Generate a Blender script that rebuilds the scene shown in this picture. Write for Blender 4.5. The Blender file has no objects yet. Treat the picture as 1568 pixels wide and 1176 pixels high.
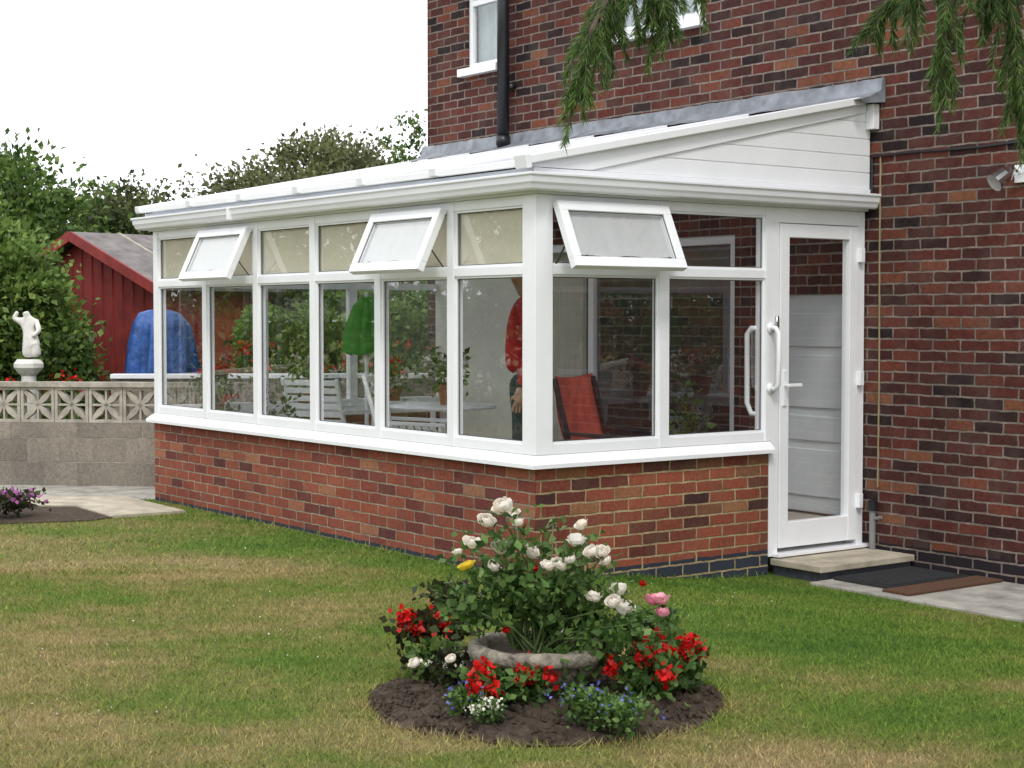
import bpy, math, random
import numpy as np
from mathutils import Vector, Matrix
random.seed(7)
rng = np.random.default_rng(11)
scene = bpy.context.scene
COL = scene.collection

# ---------------------------------------------------------------- helpers
DX, DY = -0.805, 0.593           # garden axis (runs away from the lawn centre)
RX, RY = 0.593, 0.805
CX, CY, CH = 7.743, -5.876, 1.575
def RD(r, d):
    return (CX + DX*d + RX*r, CY + DY*d + RY*r)
def sm(a, b, x):
    t = np.clip((x-a)/(b-a), 0, 1); return t*t*(3-2*t)
def gz(x, y):
    return -0.14*sm(0.0, 2.0, y)*sm(-1.0, 0.0, x)

def empty(name, loc=(0, 0, 0)):
    e = bpy.data.objects.new(name, None); e.location = loc; COL.objects.link(e); return e

class MB:
    def __init__(s): s.v=[]; s.f=[]; s.m=[]; s.mats=[]
    def mi(s, mat):
        if mat not in s.mats: s.mats.append(mat)
        return s.mats.index(mat)
    def add(s, vs, fs, mat):
        b=len(s.v); k=s.mi(mat)
        s.v.extend([tuple(v) for v in vs])
        for f in fs:
            s.f.append([b+i for i in f]); s.m.append(k)
    def box(s, x0,y0,z0,x1,y1,z1, mat):
        if x0>x1:x0,x1=x1,x0
        if y0>y1:y0,y1=y1,y0
        if z0>z1:z0,z1=z1,z0
        vs=[(x0,y0,z0),(x1,y0,z0),(x1,y1,z0),(x0,y1,z0),(x0,y0,z1),(x1,y0,z1),(x1,y1,z1),(x0,y1,z1)]
        s.add(vs,[(0,3,2,1),(4,5,6,7),(0,1,5,4),(1,2,6,5),(2,3,7,6),(3,0,4,7)],mat)
    def beam(s, p0, p1, w, h, mat, up=(0,0,1)):
        p0=Vector(p0); p1=Vector(p1); t=(p1-p0).normalized(); u=Vector(up)
        a=t.cross(u).normalized(); u=a.cross(t).normalized()
        vs=[]
        for p in (p0,p1):
            for sa,su in ((-1,-1),(1,-1),(1,1),(-1,1)):
                vs.append(p+a*sa*w/2+u*su*h/2)
        s.add(vs,[(0,1,2,3),(7,6,5,4),(0,4,5,1),(1,5,6,2),(2,6,7,3),(3,7,4,0)],mat)
    def tube(s, pts, rad, mat, n=8, cap=True):
        pts=[Vector(p) for p in pts]
        if not hasattr(rad,'__len__'): rad=[rad]*len(pts)
        vs=[]; fs=[]
        prev=None
        for i,p in enumerate(pts):
            t=(pts[min(i+1,len(pts)-1)]-pts[max(i-1,0)]).normalized()
            ref=prev if prev is not None else (Vector((1,0,0)) if abs(t.x)<.9 else Vector((0,1,0)))
            a=(ref-t*ref.dot(t)).normalized(); prev=a; b=t.cross(a)
            for k in range(n):
                th=2*math.pi*k/n
                vs.append(p+(a*math.cos(th)+b*math.sin(th))*rad[i])
        for i in range(len(pts)-1):
            for k in range(n):
                fs.append((i*n+k,i*n+(k+1)%n,(i+1)*n+(k+1)%n,(i+1)*n+k))
        if cap:
            fs.append(tuple(range(n-1,-1,-1))); fs.append(tuple((len(pts)-1)*n+k for k in range(n)))
        s.add(vs,fs,mat)
    def lathe(s, prof, cx, cy, mat, n=32, jit=None):
        vs=[];fs=[]
        for i,(r,z) in enumerate(prof):
            for k in range(n):
                th=2*math.pi*k/n; rr=r; zz=z
                if jit: rr,zz=jit(r,z,th,i)
                vs.append((cx+rr*math.cos(th),cy+rr*math.sin(th),zz))
        for i in range(len(prof)-1):
            for k in range(n):
                fs.append((i*n+k,i*n+(k+1)%n,(i+1)*n+(k+1)%n,(i+1)*n+k))
        s.add(vs,fs,mat)
    def sweep(s, prof, path, mat):
        n=len(prof); vs=[]; fs=[]
        for f in path:
            for o,z in prof:
                x,y=f(o); vs.append((x,y,z))
        for i in range(len(path)-1):
            for k in range(n):
                fs.append((i*n+k,(i+1)*n+k,(i+1)*n+(k+1)%n,i*n+(k+1)%n))
        fs.append(tuple(range(n))); fs.append(tuple((len(path)-1)*n+k for k in range(n-1,-1,-1)))
        s.add(vs,fs,mat)
    def obj(s, name, parent=None, bevel=0, smooth=False):
        me=bpy.data.meshes.new(name); me.from_pydata(s.v,[],s.f)
        for m in s.mats: me.materials.append(m)
        me.polygons.foreach_set('material_index',s.m)
        if smooth: me.polygons.foreach_set('use_smooth',[True]*len(me.polygons))
        me.update()
        o=bpy.data.objects.new(name,me); COL.objects.link(o)
        if parent: o.parent=parent
        if bevel:
            b=o.modifiers.new('bevel','BEVEL'); b.width=bevel; b.segments=2; b.limit_method='ANGLE'
        return o

def fastmesh(name, V, k, mat, parent=None):
    me=bpy.data.meshes.new(name); nv=len(V)
    me.vertices.add(nv); me.vertices.foreach_set('co',V.astype(np.float32).ravel())
    me.loops.add(nv); me.loops.foreach_set('vertex_index',np.arange(nv,dtype=np.int32))
    npoly=nv//k; me.polygons.add(npoly)
    me.polygons.foreach_set('loop_start',np.arange(npoly,dtype=np.int32)*k)
    me.materials.append(mat); me.update(calc_edges=True)
    o=bpy.data.objects.new(name,me); COL.objects.link(o)
    if parent: o.parent=parent
    return o

def unit(a): return a/np.maximum(np.linalg.norm(a,axis=1,keepdims=True),1e-6)
def leaves(name,P,size,mat,parent=None,aspect=.32,out=None,fold=.15):
    n=len(P); s=(size*rng.uniform(.6,1.25,n))[:,None]
    t=rng.normal(size=(n,3))
    if out is not None: t=t*.8+out
    t=unit(t)
    q=unit(np.cross(t,rng.normal(size=(n,3))))
    w=np.cross(t,q)
    a=P; b=P+t*s*.45+q*s*aspect+w*s*fold; c=P+t*s; d=P+t*s*.45-q*s*aspect+w*s*fold
    V=np.stack([a,b,c,d],1).reshape(-1,3)
    return fastmesh(name,V,4,mat,parent)
def crown(c,rad,nc,per,cr,low=-.5,inner=.55):
    c=np.array(c);rad=np.array(rad)
    d=unit(rng.normal(size=(nc*3,3))); d=d[d[:,2]>low][:nc]
    f=rng.uniform(inner,1.05,len(d))[:,None]
    cc=c+d*rad*f
    crs=rng.uniform(.5,1.3,len(d))*cr
    P=[];O=[]
    for i in range(len(d)):
        m=int(per*rng.uniform(.5,1.4))
        g=rng.normal(size=(m,3))*crs[i]*.5*np.array([1,1,.75])
        P.append(cc[i]+g);O.append(d[i]*.5+unit(g)*.5)
    return np.concatenate(P),np.concatenate(O)

# ---------------------------------------------------------------- materials
def newmat(name):
    m=bpy.data.materials.new(name); m.use_nodes=True; nt=m.node_tree
    return m,nt,nt.nodes['Principled BSDF']
def N(nt,t,**k):
    n=nt.nodes.new(t)
    for a,b in k.items(): setattr(n,a,b)
    return n
def ramp(nt,fac,stops,interp='LINEAR'):
    r=N(nt,'ShaderNodeValToRGB'); r.color_ramp.interpolation=interp
    e=r.color_ramp.elements
    while len(e)<len(stops): e.new(.5)
    for i,(p,c) in enumerate(stops):
        e[i].position=p; e[i].color=(c[0],c[1],c[2],1)
    nt.links.new(fac,r.inputs[0]); return r.outputs[0]
def noise(nt,scale,detail=4,rough=.6,vec=None):
    n=N(nt,'ShaderNodeTexNoise'); n.inputs['Scale'].default_value=scale
    n.inputs['Detail'].default_value=detail; n.inputs['Roughness'].default_value=rough
    if vec is None:
        g=N(nt,'ShaderNodeNewGeometry'); vec=g.outputs['Position']
    nt.links.new(vec,n.inputs['Vector']); return n.outputs[0]
def math_(nt,op,a,b=None,clamp=False):
    n=N(nt,'ShaderNodeMath',operation=op); n.use_clamp=clamp
    for i,x in enumerate((a,b)):
        if x is None: continue
        if isinstance(x,(int,float)): n.inputs[i].default_value=x
        else: nt.links.new(x,n.inputs[i])
    return n.outputs[0]
def mix(nt,fac,a,b,mode='MIX'):
    n=N(nt,'ShaderNodeMix',data_type='RGBA',blend_type=mode)
    for s,x in ((n.inputs[0],fac),(n.inputs[6],a),(n.inputs[7],b)):
        if isinstance(x,(int,float)): s.default_value=x
        elif isinstance(x,tuple): s.default_value=(x[0],x[1],x[2],1)
        else: nt.links.new(x,s)
    return n.outputs[2]
def bump(nt,bsdf,h,dist,strength=1):
    b=N(nt,'ShaderNodeBump'); b.inputs['Distance'].default_value=dist; b.inputs['Strength'].default_value=strength
    nt.links.new(h,b.inputs['Height']); nt.links.new(b.outputs[0],bsdf.inputs['Normal'])
def simple(name,c,rough=.5,var=.08,nscale=6,bmp=0,bscale=80,metal=0,spec=.5,trans=0):
    m,nt,b=newmat(name)
    n=noise(nt,nscale,5)
    lo=tuple(x*(1-var*1.6) for x in c); hi=tuple(min(1,x*(1+var)) for x in c)
    col=ramp(nt,n,[(.3,lo),(.7,hi)])
    nt.links.new(col,b.inputs['Base Color'])
    b.inputs['Roughness'].default_value=rough; b.inputs['Metallic'].default_value=metal
    b.inputs['Specular IOR Level'].default_value=spec
    if bmp: bump(nt,b,noise(nt,bscale,6),bmp)
    if trans:
        t=N(nt,'ShaderNodeBsdfTranslucent'); nt.links.new(col,t.inputs[0])
        x=N(nt,'ShaderNodeMixShader'); x.inputs[0].default_value=trans
        nt.links.new(b.outputs[0],x.inputs[1]); nt.links.new(t.outputs[0],x.inputs[2]); nt.links.new(x.outputs[0],nt.nodes['Material Output'].inputs[0])
    return m
def brick_mat(name,stops,mortar,dark_z,seed=0.,dark=None,rowh=.075,w=.228,ms=.008,voff=0.0,stain=.3):
    m,nt,b=newmat(name)
    g=N(nt,'ShaderNodeNewGeometry'); sp=N(nt,'ShaderNodeSeparateXYZ'); nt.links.new(g.outputs['Position'],sp.inputs[0])
    u=math_(nt,'ADD',sp.outputs[0],sp.outputs[1]); u=math_(nt,'ADD',u,50+seed)
    wob=noise(nt,11,3); wob=math_(nt,'MULTIPLY',math_(nt,'SUBTRACT',wob,.5),.018)
    v=math_(nt,'ADD',sp.outputs[2],rowh*20+voff); v=math_(nt,'ADD',v,wob)
    u=math_(nt,'ADD',u,math_(nt,'MULTIPLY',math_(nt,'SUBTRACT',noise(nt,17,3),.5),.02))
    cb=N(nt,'ShaderNodeCombineXYZ'); nt.links.new(u,cb.inputs[0]); nt.links.new(v,cb.inputs[1])
    br=N(nt,'ShaderNodeTexBrick'); nt.links.new(cb.outputs[0],br.inputs['Vector'])
    br.inputs['Scale'].default_value=1; br.inputs['Brick Width'].default_value=w; br.inputs['Row Height'].default_value=rowh
    br.inputs['Mortar Size'].default_value=ms; br.inputs['Mortar Smooth'].default_value=.35
    br.inputs['Color1'].default_value=(0,0,0,1); br.inputs['Color2'].default_value=(1,1,1,1); br.inputs['Mortar'].default_value=(.5,.5,.5,1)
    bc=ramp(nt,br.outputs['Color'],stops)
    fine=noise(nt,38,7,.8)
    bc=mix(nt,1.0,bc,ramp(nt,fine,[(.28,(.5,.49,.5)),(.72,(1.42,1.38,1.35))]),'MULTIPLY')
    bc=mix(nt,math_(nt,'MULTIPLY',ramp(nt,noise(nt,5,4),[(.45,(0,0,0)),(.75,(1,1,1))]),stain),bc,tuple(.55*x for x in mortar))
    big=noise(nt,1.1,5,.6)
    mort=mix(nt,1.0,mortar,ramp(nt,noise(nt,12,5),[(.3,(.5,.5,.5)),(.7,(1.2,1.2,1.2))]),'MULTIPLY')
    if dark is not None:
        dz=math_(nt,'LESS_THAN',v,rowh*20+voff+dark_z)
        bc=mix(nt,dz,bc,dark)
    c=mix(nt,br.outputs['Fac'],bc,mort)
    c=mix(nt,1.0,c,ramp(nt,big,[(.3,(.74,.74,.76)),(.7,(1.15,1.13,1.12))]),'MULTIPLY')
    nt.links.new(c,b.inputs['Base Color']); b.inputs['Roughness'].default_value=.9; b.inputs['Specular IOR Level'].default_value=.18
    h=math_(nt,'SUBTRACT',math_(nt,'MULTIPLY',fine,.35),br.outputs['Fac'])
    bump(nt,b,h,.008,.9)
    return m
M_house=brick_mat('house_brick',[(0,(.02,.014,.016)),(.12,(.04,.02,.02)),(.32,(.078,.026,.022)),(.55,(.115,.033,.025)),(.72,(.068,.026,.024)),(.88,(.14,.042,.029)),(.97,(.18,.064,.037)),(1,(.22,.095,.05))],(.24,.2,.17),.02,dark=(.022,.018,.022))
M_dwarf=brick_mat('conservatory_brick',[(0,(.11,.042,.04)),(.1,(.18,.054,.042)),(.3,(.25,.072,.046)),(.6,(.3,.092,.056)),(.8,(.22,.064,.045)),(.93,(.33,.115,.066)),(1,(.34,.17,.1))],(.35,.285,.21),.03,seed=3.3,dark=(.038,.046,.062),ms=.0065,stain=.2)
M_dwarf2=brick_mat('conservatory_brick_side',[(0,(.06,.03,.03)),(.1,(.12,.042,.034)),(.28,(.24,.068,.044)),(.55,(.31,.09,.053)),(.72,(.24,.07,.044)),(.8,(.12,.055,.042)),(.9,(.29,.13,.066)),(1,(.38,.22,.11))],(.42,.33,.19),.03,seed=8.1,dark=(.038,.046,.062),ms=.0075,stain=.2)
M_pvc=simple('white_upvc',(.86,.875,.9),.3,.025,3)
M_pvc2=simple('white_upvc_gutter',(.82,.835,.87),.32,.03,2)
M_roof=simple('polycarbonate_roof',(.86,.88,.92),.35,.03,2,trans=.5)
M_lead=simple('lead_flashing',(.22,.24,.27),.55,.3,7,.006,30)
M_black=simple('black_plastic',(.014,.015,.018),.35,.1)
M_gasket=simple('rubber_gasket',(.06,.06,.06),.6,.1)
M_blind=simple('cream_roller_blind',(.88,.83,.69),.8,.04,3,trans=.3)
M_wblind=simple('white_fabric_blind',(.9,.91,.93),.8,.03,10,trans=.4)
M_cream=simple('cream_render',(.78,.76,.68),.9,.05,2)
M_floor=simple('interior_floor',(.45,.39,.32),.5,.1)
M_dark=simple('dark_interior',(.03,.03,.03),.8,.1)
M_concrete=simple('concrete_paving',(.38,.36,.32),.9,.28,5,.004,90)
M_slab=simple('sandstone_slab',(.45,.4,.31),.85,.22,6,.003,70)
M_engbrick=simple('blue_brick',(.05,.055,.07),.6,.3,20,.003,60)
M_block=brick_mat('concrete_block',[(0,(.21,.195,.165)),(.5,(.26,.24,.2)),(1,(.31,.285,.235))],(.36,.33,.28),-9,rowh=.225,w=.45,ms=.006)
M_screen=simple('screen_block_stone',(.4,.37,.31),.9,.25,8,.003,60)
M_stone=simple('planter_stone',(.27,.24,.19),.95,.45,25,.01,60)
M_marble=simple('statue_stone',(.68,.67,.63),.7,.15,14)
M_red_wood=simple('red_shed_wood',(.25,.03,.025),.75,.25,4)
M_shedroof=simple('shed_roof_felt',(.18,.16,.155),.9,.25,6)
M_blue=simple('blue_tarp',(.02,.085,.3),.4,.3,8,.02,12)
M_redfab=simple('red_fabric',(.6,.11,.075),.85,.2,9,.01,20)
M_redpaint=simple('red_jumper',(.5,.015,.03),.85,.2,12,.01,30)
M_navy=simple('navy_trousers',(.015,.018,.05),.85,.2)
M_skin=simple('skin',(.5,.28,.2),.55,.06)
M_hair=simple('grey_hair',(.2,.17,.14),.7,.3,60)
M_green=simple('green_canvas',(.16,.5,.1),.8,.1,trans=.3)
M_terra=simple('terracotta_pot',(.35,.13,.07),.8,.2,20)
M_bark=simple('bark',(.1,.07,.05),.9,.3,20,.01,40)
M_stem=simple('rose_stem',(.08,.13,.035),.6,.2)
M_mat=simple('rubber_mat',(.025,.027,.03),.7,.3,60,.006,120)
M_coir=simple('coir_mat',(.12,.055,.03),.95,.3,60,.008,160)
M_grey=simple('grey_pipe',(.2,.2,.2),.5,.1)
M_chrome=simple('chrome',(.7,.7,.7),.15,.05,metal=1)
M_yell=simple('buff_cable',(.3,.24,.12),.6,.1)
M_pale=simple('pale_grey_door',(.7,.73,.75),.5,.03)

m,nt,b=newmat('window_glass'); nt.nodes.remove(b)
g=N(nt,'ShaderNodeNewGeometry'); dp=N(nt,'ShaderNodeVectorMath',operation='DOT_PRODUCT')
nt.links.new(g.outputs['Incoming'],dp.inputs[0]); nt.links.new(g.outputs['Normal'],dp.inputs[1])
c_=math_(nt,'ABSOLUTE',dp.outputs['Value']); k_=math_(nt,'POWER',math_(nt,'SUBTRACT',1.0,c_,True),5.0)
f2=math_(nt,'ADD',math_(nt,'MULTIPLY',k_,.9),.15,True)
tr=N(nt,'ShaderNodeBsdfTransparent'); tr.inputs[0].default_value=(.95,.965,.96,1)
gl=N(nt,'ShaderNodeBsdfGlossy'); gl.inputs['Roughness'].default_value=.0; gl.inputs[0].default_value=(1,1,1,1)
ms_=N(nt,'ShaderNodeMixShader'); nt.links.new(f2,ms_.inputs[0]); nt.links.new(tr.outputs[0],ms_.inputs[1]); nt.links.new(gl.outputs[0],ms_.inputs[2])
nt.links.new(ms_.outputs[0],nt.nodes['Material Output'].inputs[0]); M_glass=m

def leafmat(name,stops,trans=.3,clump=.9,rough=.5,cs=1.5):
    m,nt,b=newmat(name)
    g=N(nt,'ShaderNodeNewGeometry')
    c=ramp(nt,g.outputs['Random Per Island'],stops)
    n=noise(nt,cs,3,.5)
    c=mix(nt,clump,c,ramp(nt,n,[(.32,(.5,.52,.5)),(.68,(1.3,1.25,1.1))]),'MULTIPLY')
    nt.links.new(c,b.inputs['Base Color']); b.inputs['Roughness'].default_value=rough; b.inputs['Specular IOR Level'].default_value=.3
    t=N(nt,'ShaderNodeBsdfTranslucent'); nt.links.new(c,t.inputs[0])
    x=N(nt,'ShaderNodeMixShader'); x.inputs[0].default_value=trans
    nt.links.new(b.outputs[0],x.inputs[1]); nt.links.new(t.outputs[0],x.inputs[2]); nt.links.new(x.outputs[0],nt.nodes['Material Output'].inputs[0])
    return m
L_olive=leafmat('olive_foliage',[(0,(.075,.095,.04)),(.5,(.15,.17,.075)),(1,(.26,.27,.14))],.38)
L_dark=leafmat('dark_foliage',[(0,(.04,.06,.025)),(.5,(.09,.12,.045)),(1,(.18,.21,.09))],.38)
L_green=leafmat('green_foliage',[(0,(.04,.085,.02)),(.5,(.1,.18,.04)),(1,(.21,.3,.085))],.38,cs=3)
L_bright=leafmat('bright_foliage',[(0,(.07,.13,.025)),(.5,(.15,.25,.06)),(1,(.28,.38,.11))],.38,cs=3)
L_rose=leafmat('rose_leaves',[(0,(.035,.085,.02)),(.5,(.09,.18,.045)),(1,(.18,.29,.085))],.35,cs=9,clump=.7)
L_purple=leafmat('bronze_leaves',[(0,(.02,.015,.012)),(.5,(.04,.05,.02)),(1,(.08,.1,.03))],cs=9)
L_needle=leafmat('spruce_needles',[(0,(.03,.075,.018)),(.6,(.085,.17,.04)),(1,(.18,.27,.06))],.35,cs=9,clump=.6)
F_red=leafmat('red_petals',[(0,(.4,.004,.004)),(1,(.8,.016,.012))],.25,.2)
F_white=leafmat('white_petals',[(0,(.72,.68,.58)),(1,(.88,.85,.78))],.25,.1)
F_cream=leafmat('cream_rose_petals',[(0,(.84,.74,.64)),(.4,(.88,.83,.74)),(1,(.9,.88,.83))],.25,.1)
F_pink=leafmat('pink_petals',[(0,(.8,.27,.38)),(1,(.88,.48,.55))],.3,.1)
F_yel=leafmat('yellow_petals',[(0,(.8,.6,.02)),(1,(.85,.7,.1))],.3,.1)
F_blue=leafmat('blue_petals',[(0,(.07,.08,.35)),(1,(.2,.22,.6))],.2,.1)

def lawnmat(name,blade):
    m,nt,b=newmat(name)
    g=N(nt,'ShaderNodeNewGeometry')
    mp=N(nt,'ShaderNodeMapping'); mp.vector_type='TEXTURE'; mp.inputs['Rotation'].default_value=(0,0,math.atan2(RY,RX)); mp.inputs['Scale'].default_value=(1.8,1.0,1)
    nt.links.new(g.outputs['Position'],mp.inputs[0])
    n1=noise(nt,.95,5,.62,mp.outputs[0]); n2=noise(nt,6,6,.8)
    sp=N(nt,'ShaderNodeSeparateXYZ'); nt.links.new(g.outputs['Position'],sp.inputs[0])
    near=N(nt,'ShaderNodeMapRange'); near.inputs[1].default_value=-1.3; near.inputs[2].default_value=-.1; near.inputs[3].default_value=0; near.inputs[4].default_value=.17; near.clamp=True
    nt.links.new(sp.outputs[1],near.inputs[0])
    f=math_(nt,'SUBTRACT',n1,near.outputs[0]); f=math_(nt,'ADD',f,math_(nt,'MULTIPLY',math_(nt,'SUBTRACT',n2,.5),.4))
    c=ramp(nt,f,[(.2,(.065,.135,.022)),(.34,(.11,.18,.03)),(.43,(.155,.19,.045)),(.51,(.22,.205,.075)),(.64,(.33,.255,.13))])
    if blade:
        c=mix(nt,1.0,c,ramp(nt,g.outputs['Random Per Island'],[(0,(.7,.73,.68)),(.8,(1.4,1.38,1.28)),(1,(2.1,1.85,1.65))]),'MULTIPLY')
    else:
        n3=noise(nt,90,5,.85)
        c=mix(nt,1.0,c,ramp(nt,n3,[(.33,(.55,.57,.52)),(.67,(1.3,1.3,1.25))]),'MULTIPLY')
        bump(nt,b,noise(nt,120,5,.8),.02,.8)
    nt.links.new(c,b.inputs['Base Color']); b.inputs['Roughness'].default_value=.8; b.inputs['Specular IOR Level'].default_value=.15
    return m
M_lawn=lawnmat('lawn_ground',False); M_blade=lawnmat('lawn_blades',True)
m,nt,b=newmat('garden_soil')
nt.links.new(ramp(nt,noise(nt,18,7,.75),[(.3,(.045,.03,.022)),(.55,(.11,.075,.05)),(.75,(.22,.16,.11))]),b.inputs['Base Color']); b.inputs['Roughness'].default_value=.95
bump(nt,b,noise(nt,35,7,.8),.04); M_soil=m

# ---------------------------------------------------------------- ground
xs=np.unique(np.concatenate([np.array([-400,-200,-100,-50,-30,-20]),np.arange(-16,14.01,.25),np.array([18,30,60,120,400])]))
ys=np.unique(np.concatenate([np.array([-400,-150,-60,-30,-18]),np.arange(-12,6.01,.25),np.array([8,12,20,40,100,400])]))
mb=MB(); nx,ny=len(xs),len(ys)
vs=[(x,y,float(gz(x,y))) for y in ys for x in xs]
fs=[(j*nx+i,j*nx+i+1,(j+1)*nx+i+1,(j+1)*nx+i) for j in range(ny-1) for i in range(nx-1)]
mb.add(vs,fs,M_lawn); mb.obj('ground',smooth=True)

BEDC=(2.43,-1.79); BEDR=.73
def inpoly(x,y,poly):
    ins=np.zeros(len(x),bool); n=len(poly)
    for i in range(n):
        x0,y0=poly[i];x1,y1=poly[(i+1)%n]
        c=((y0>y)!=(y1>y))&(x<(x1-x0)*(y-y0)/((y1-y0) if y1!=y0 else 1e-9)+x0)
        ins^=c
    return ins
slab=[RD(-5.6,14.1),RD(-3.35,14.2),RD(-2.62,13.15),RD(-3.14,12.8),RD(-3.6,13.5),RD(-4.0,13.55),RD(-5.6,13.5)]
soilp=[RD(-5.6,13.52),RD(-4.0,13.53),RD(-3.6,13.5),RD(-3.12,12.82),RD(-3.27,12.6),RD(-3.9,12.42),RD(-5.6,12.3)]
path_strip=[RD(-9,14.12),RD(-2.75,14.12),RD(-2.3,14.5),RD(-2.3,15.3),RD(-9,15.9)]
def blades(name,n,d0,d1,h,w,kr=.40):
    d=np.sqrt(rng.uniform(d0*d0,d1*d1,n)); r=rng.uniform(-kr,kr,n)*d
    x=CX+DX*d+RX*r; y=CY+DY*d+RY*r
    k=((x-BEDC[0])**2+(y-BEDC[1])**2>BEDR**2*(1+.04*np.sin(7*np.arctan2(y-BEDC[1],x-BEDC[0]))))
    k&=~((x<.02)&(y>-.02)); k&=~(y>1.84); k&=~((y>1.9)&(x<.5))
    for p in (slab,soilp,path_strip): k&=~inpoly(x,y,p)
    k&=d<14.2
    x=x[k];y=y[k];n=len(x); z=gz(x,y)
    a=rng.uniform(0,2*np.pi,n); hh=h*rng.uniform(.4,1.5,n); ww=w*rng.uniform(.7,1.3,n)
    edge=((x<.0)&(y>-.07))|((x<.08)&(y>0))|((x-BEDC[0])**2+(y-BEDC[1])**2<(BEDR+.05)**2)
    hh=np.where(edge,hh*1.9,hh)
    lx=rng.normal(size=n)*hh*.8; ly=rng.normal(size=n)*hh*.8
    A=np.stack([x-np.cos(a)*ww,y-np.sin(a)*ww,z-.003],1);B=np.stack([x+np.cos(a)*ww,y+np.sin(a)*ww,z-.003],1)
    C=np.stack([x+lx,y+ly,z+hh],1)
    return fastmesh(name,np.stack([A,B,C],1).reshape(-1,3),3,M_blade)
blades('lawn_grass',330000,5.3,10.2,.0155,.002)
blades('lawn_grass_far',90000,10.0,14.2,.017,.0035,.38)
n=600; d=rng.uniform(5.6,12.5,n); r=rng.uniform(-.33,.33,n)*d; x=CX+DX*d+RX*r; y=CY+DY*d+RY*r
k=((x-BEDC[0])**2+(y-BEDC[1])**2>.8**2)&~((x<.1)&(y>-.1))&(y<1.7)
k&=np.sin(x*1.7+y)*np.cos(y*1.3)>.1
x=x[k];y=y[k]; leaves('lawn_daisies',np.stack([x,y,gz(x,y)+.013],1),.009,F_white,aspect=.5)

def sheet(name,poly,z,mat,th=.02,parent=None,bevel=0):
    mb=MB(); n=len(poly)
    vs=[(x,y,z-th) for x,y in poly]+[(x,y,z) for x,y in poly]
    fs=[tuple(range(n,2*n))]+[(i,(i+1)%n,n+(i+1)%n,n+i) for i in range(n)]
    mb.add(vs,fs,mat); return mb.obj(name,parent,bevel)
sheet('garden_path',path_strip,.006,M_concrete)
sheet('paving_slabs',slab,.022,M_slab,.03)
sheet('border_soil',soilp,.012,M_soil,.02)
pp=MB()
xx=.46
while xx<7:
    x1=xx+ (1.5 if xx>.5 else 1.62)
    pp.box(xx,1.85,-.3,x1-.012,2.87,-.118,M_concrete); xx=x1
pp.obj('concrete_path',bevel=.006)
st=MB()
st.box(.004,1.98,-.3,.43,2.868,-.075,M_engbrick)
st.box(.005,1.955,-.074,.46,2.869,-.03,M_slab)
st.obj('door_step',bevel=.006)
mt=MB(); mt.box(.5,2.03,-.117,.98,2.78,-.097,M_mat)
for i in range(24):
    yv=2.05+i*.03; mt.box(.52,yv,-.0965,.96,yv+.014,-.091,M_mat)
mt.obj('rubber_doormat',bevel=.002)
mt=MB(); mt.box(.99,1.93,-.117,1.2,2.84,-.1,M_coir); mt.obj('coir_doormat',bevel=.004)

# ---------------------------------------------------------------- brick house
house=empty('brick_house')
HY=2.88; HX0=-5.51; HX1=7.0; HT=5.5
def wall_holes(name,x0,x1,z0,z1,y,holes,mat,depth=.1,parent=None):
    xs=sorted({x0,x1}|{h[0] for h in holes}|{h[1] for h in holes}); zs=sorted({z0,z1}|{h[2] for h in holes}|{h[3] for h in holes})
    mb=MB()
    for i in range(len(xs)-1):
        for j in range(len(zs)-1):
            cx=(xs[i]+xs[i+1])/2;cz=(zs[j]+zs[j+1])/2
            if any(h[0]<cx<h[1] and h[2]<cz<h[3] for h in holes): continue
            mb.add([(xs[i],y,zs[j]),(xs[i+1],y,zs[j]),(xs[i+1],y,zs[j+1]),(xs[i],y,zs[j+1])],[(0,1,2,3)],mat)
    for a,b_,c,d in holes:
        mb.add([(a,y,c),(b_,y,c),(b_,y,d),(a,y,d),(a,y+depth,c),(b_,y+depth,c),(b_,y+depth,d),(a,y+depth,d)],[(0,4,5,1),(1,5,6,2),(2,6,7,3),(3,7,4,0)],mat)
    return mb.obj(name,parent)
FL=.15
W1=(-4.85,-4.36,3.86,4.95); W2=(-2.80,-1.69,3.88,4.95); PD=(-3.9,-1.3,FL+.01,2.2); BD=(-.98,-.1,FL+.01,1.74)
wall_holes('front_wall',HX0,HX1,-.4,HT,HY,[W1,W2,PD,BD],M_house,parent=house)
mb=MB()
mb.add([(HX0,HY,-.4),(HX0,10,-.4),(HX0,10,HT),(HX0,HY,HT)],[(0,1,2,3)],M_house)
mb.add([(HX1,HY,-.4),(HX1,10,-.4),(HX1,10,HT),(HX1,HY,HT)],[(0,1,2,3)],M_house)
mb.add([(HX0,10,-.4),(HX1,10,-.4),(HX1,10,HT),(HX0,10,HT)],[(0,1,2,3)],M_house)
mb.obj('side_walls',house)
mb=MB()
e=.35
mb.add([(HX0-e,HY-e,HT),(HX1+e,HY-e,HT),(HX1+e,10+e,HT),(HX0-e,10+e,HT),(HX0+3.2,6.44,HT+2.6),(HX1-3.2,6.44,HT+2.6)],[(0,1,5,4),(1,2,5),(2,3,4,5),(3,0,4),(0,3,2,1)],M_shedroof)
mb.box(HX0-e,HY-e-.02,HT-.18,HX1+e,HY-e,HT+.02,M_pvc); mb.obj('roof',house)
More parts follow.
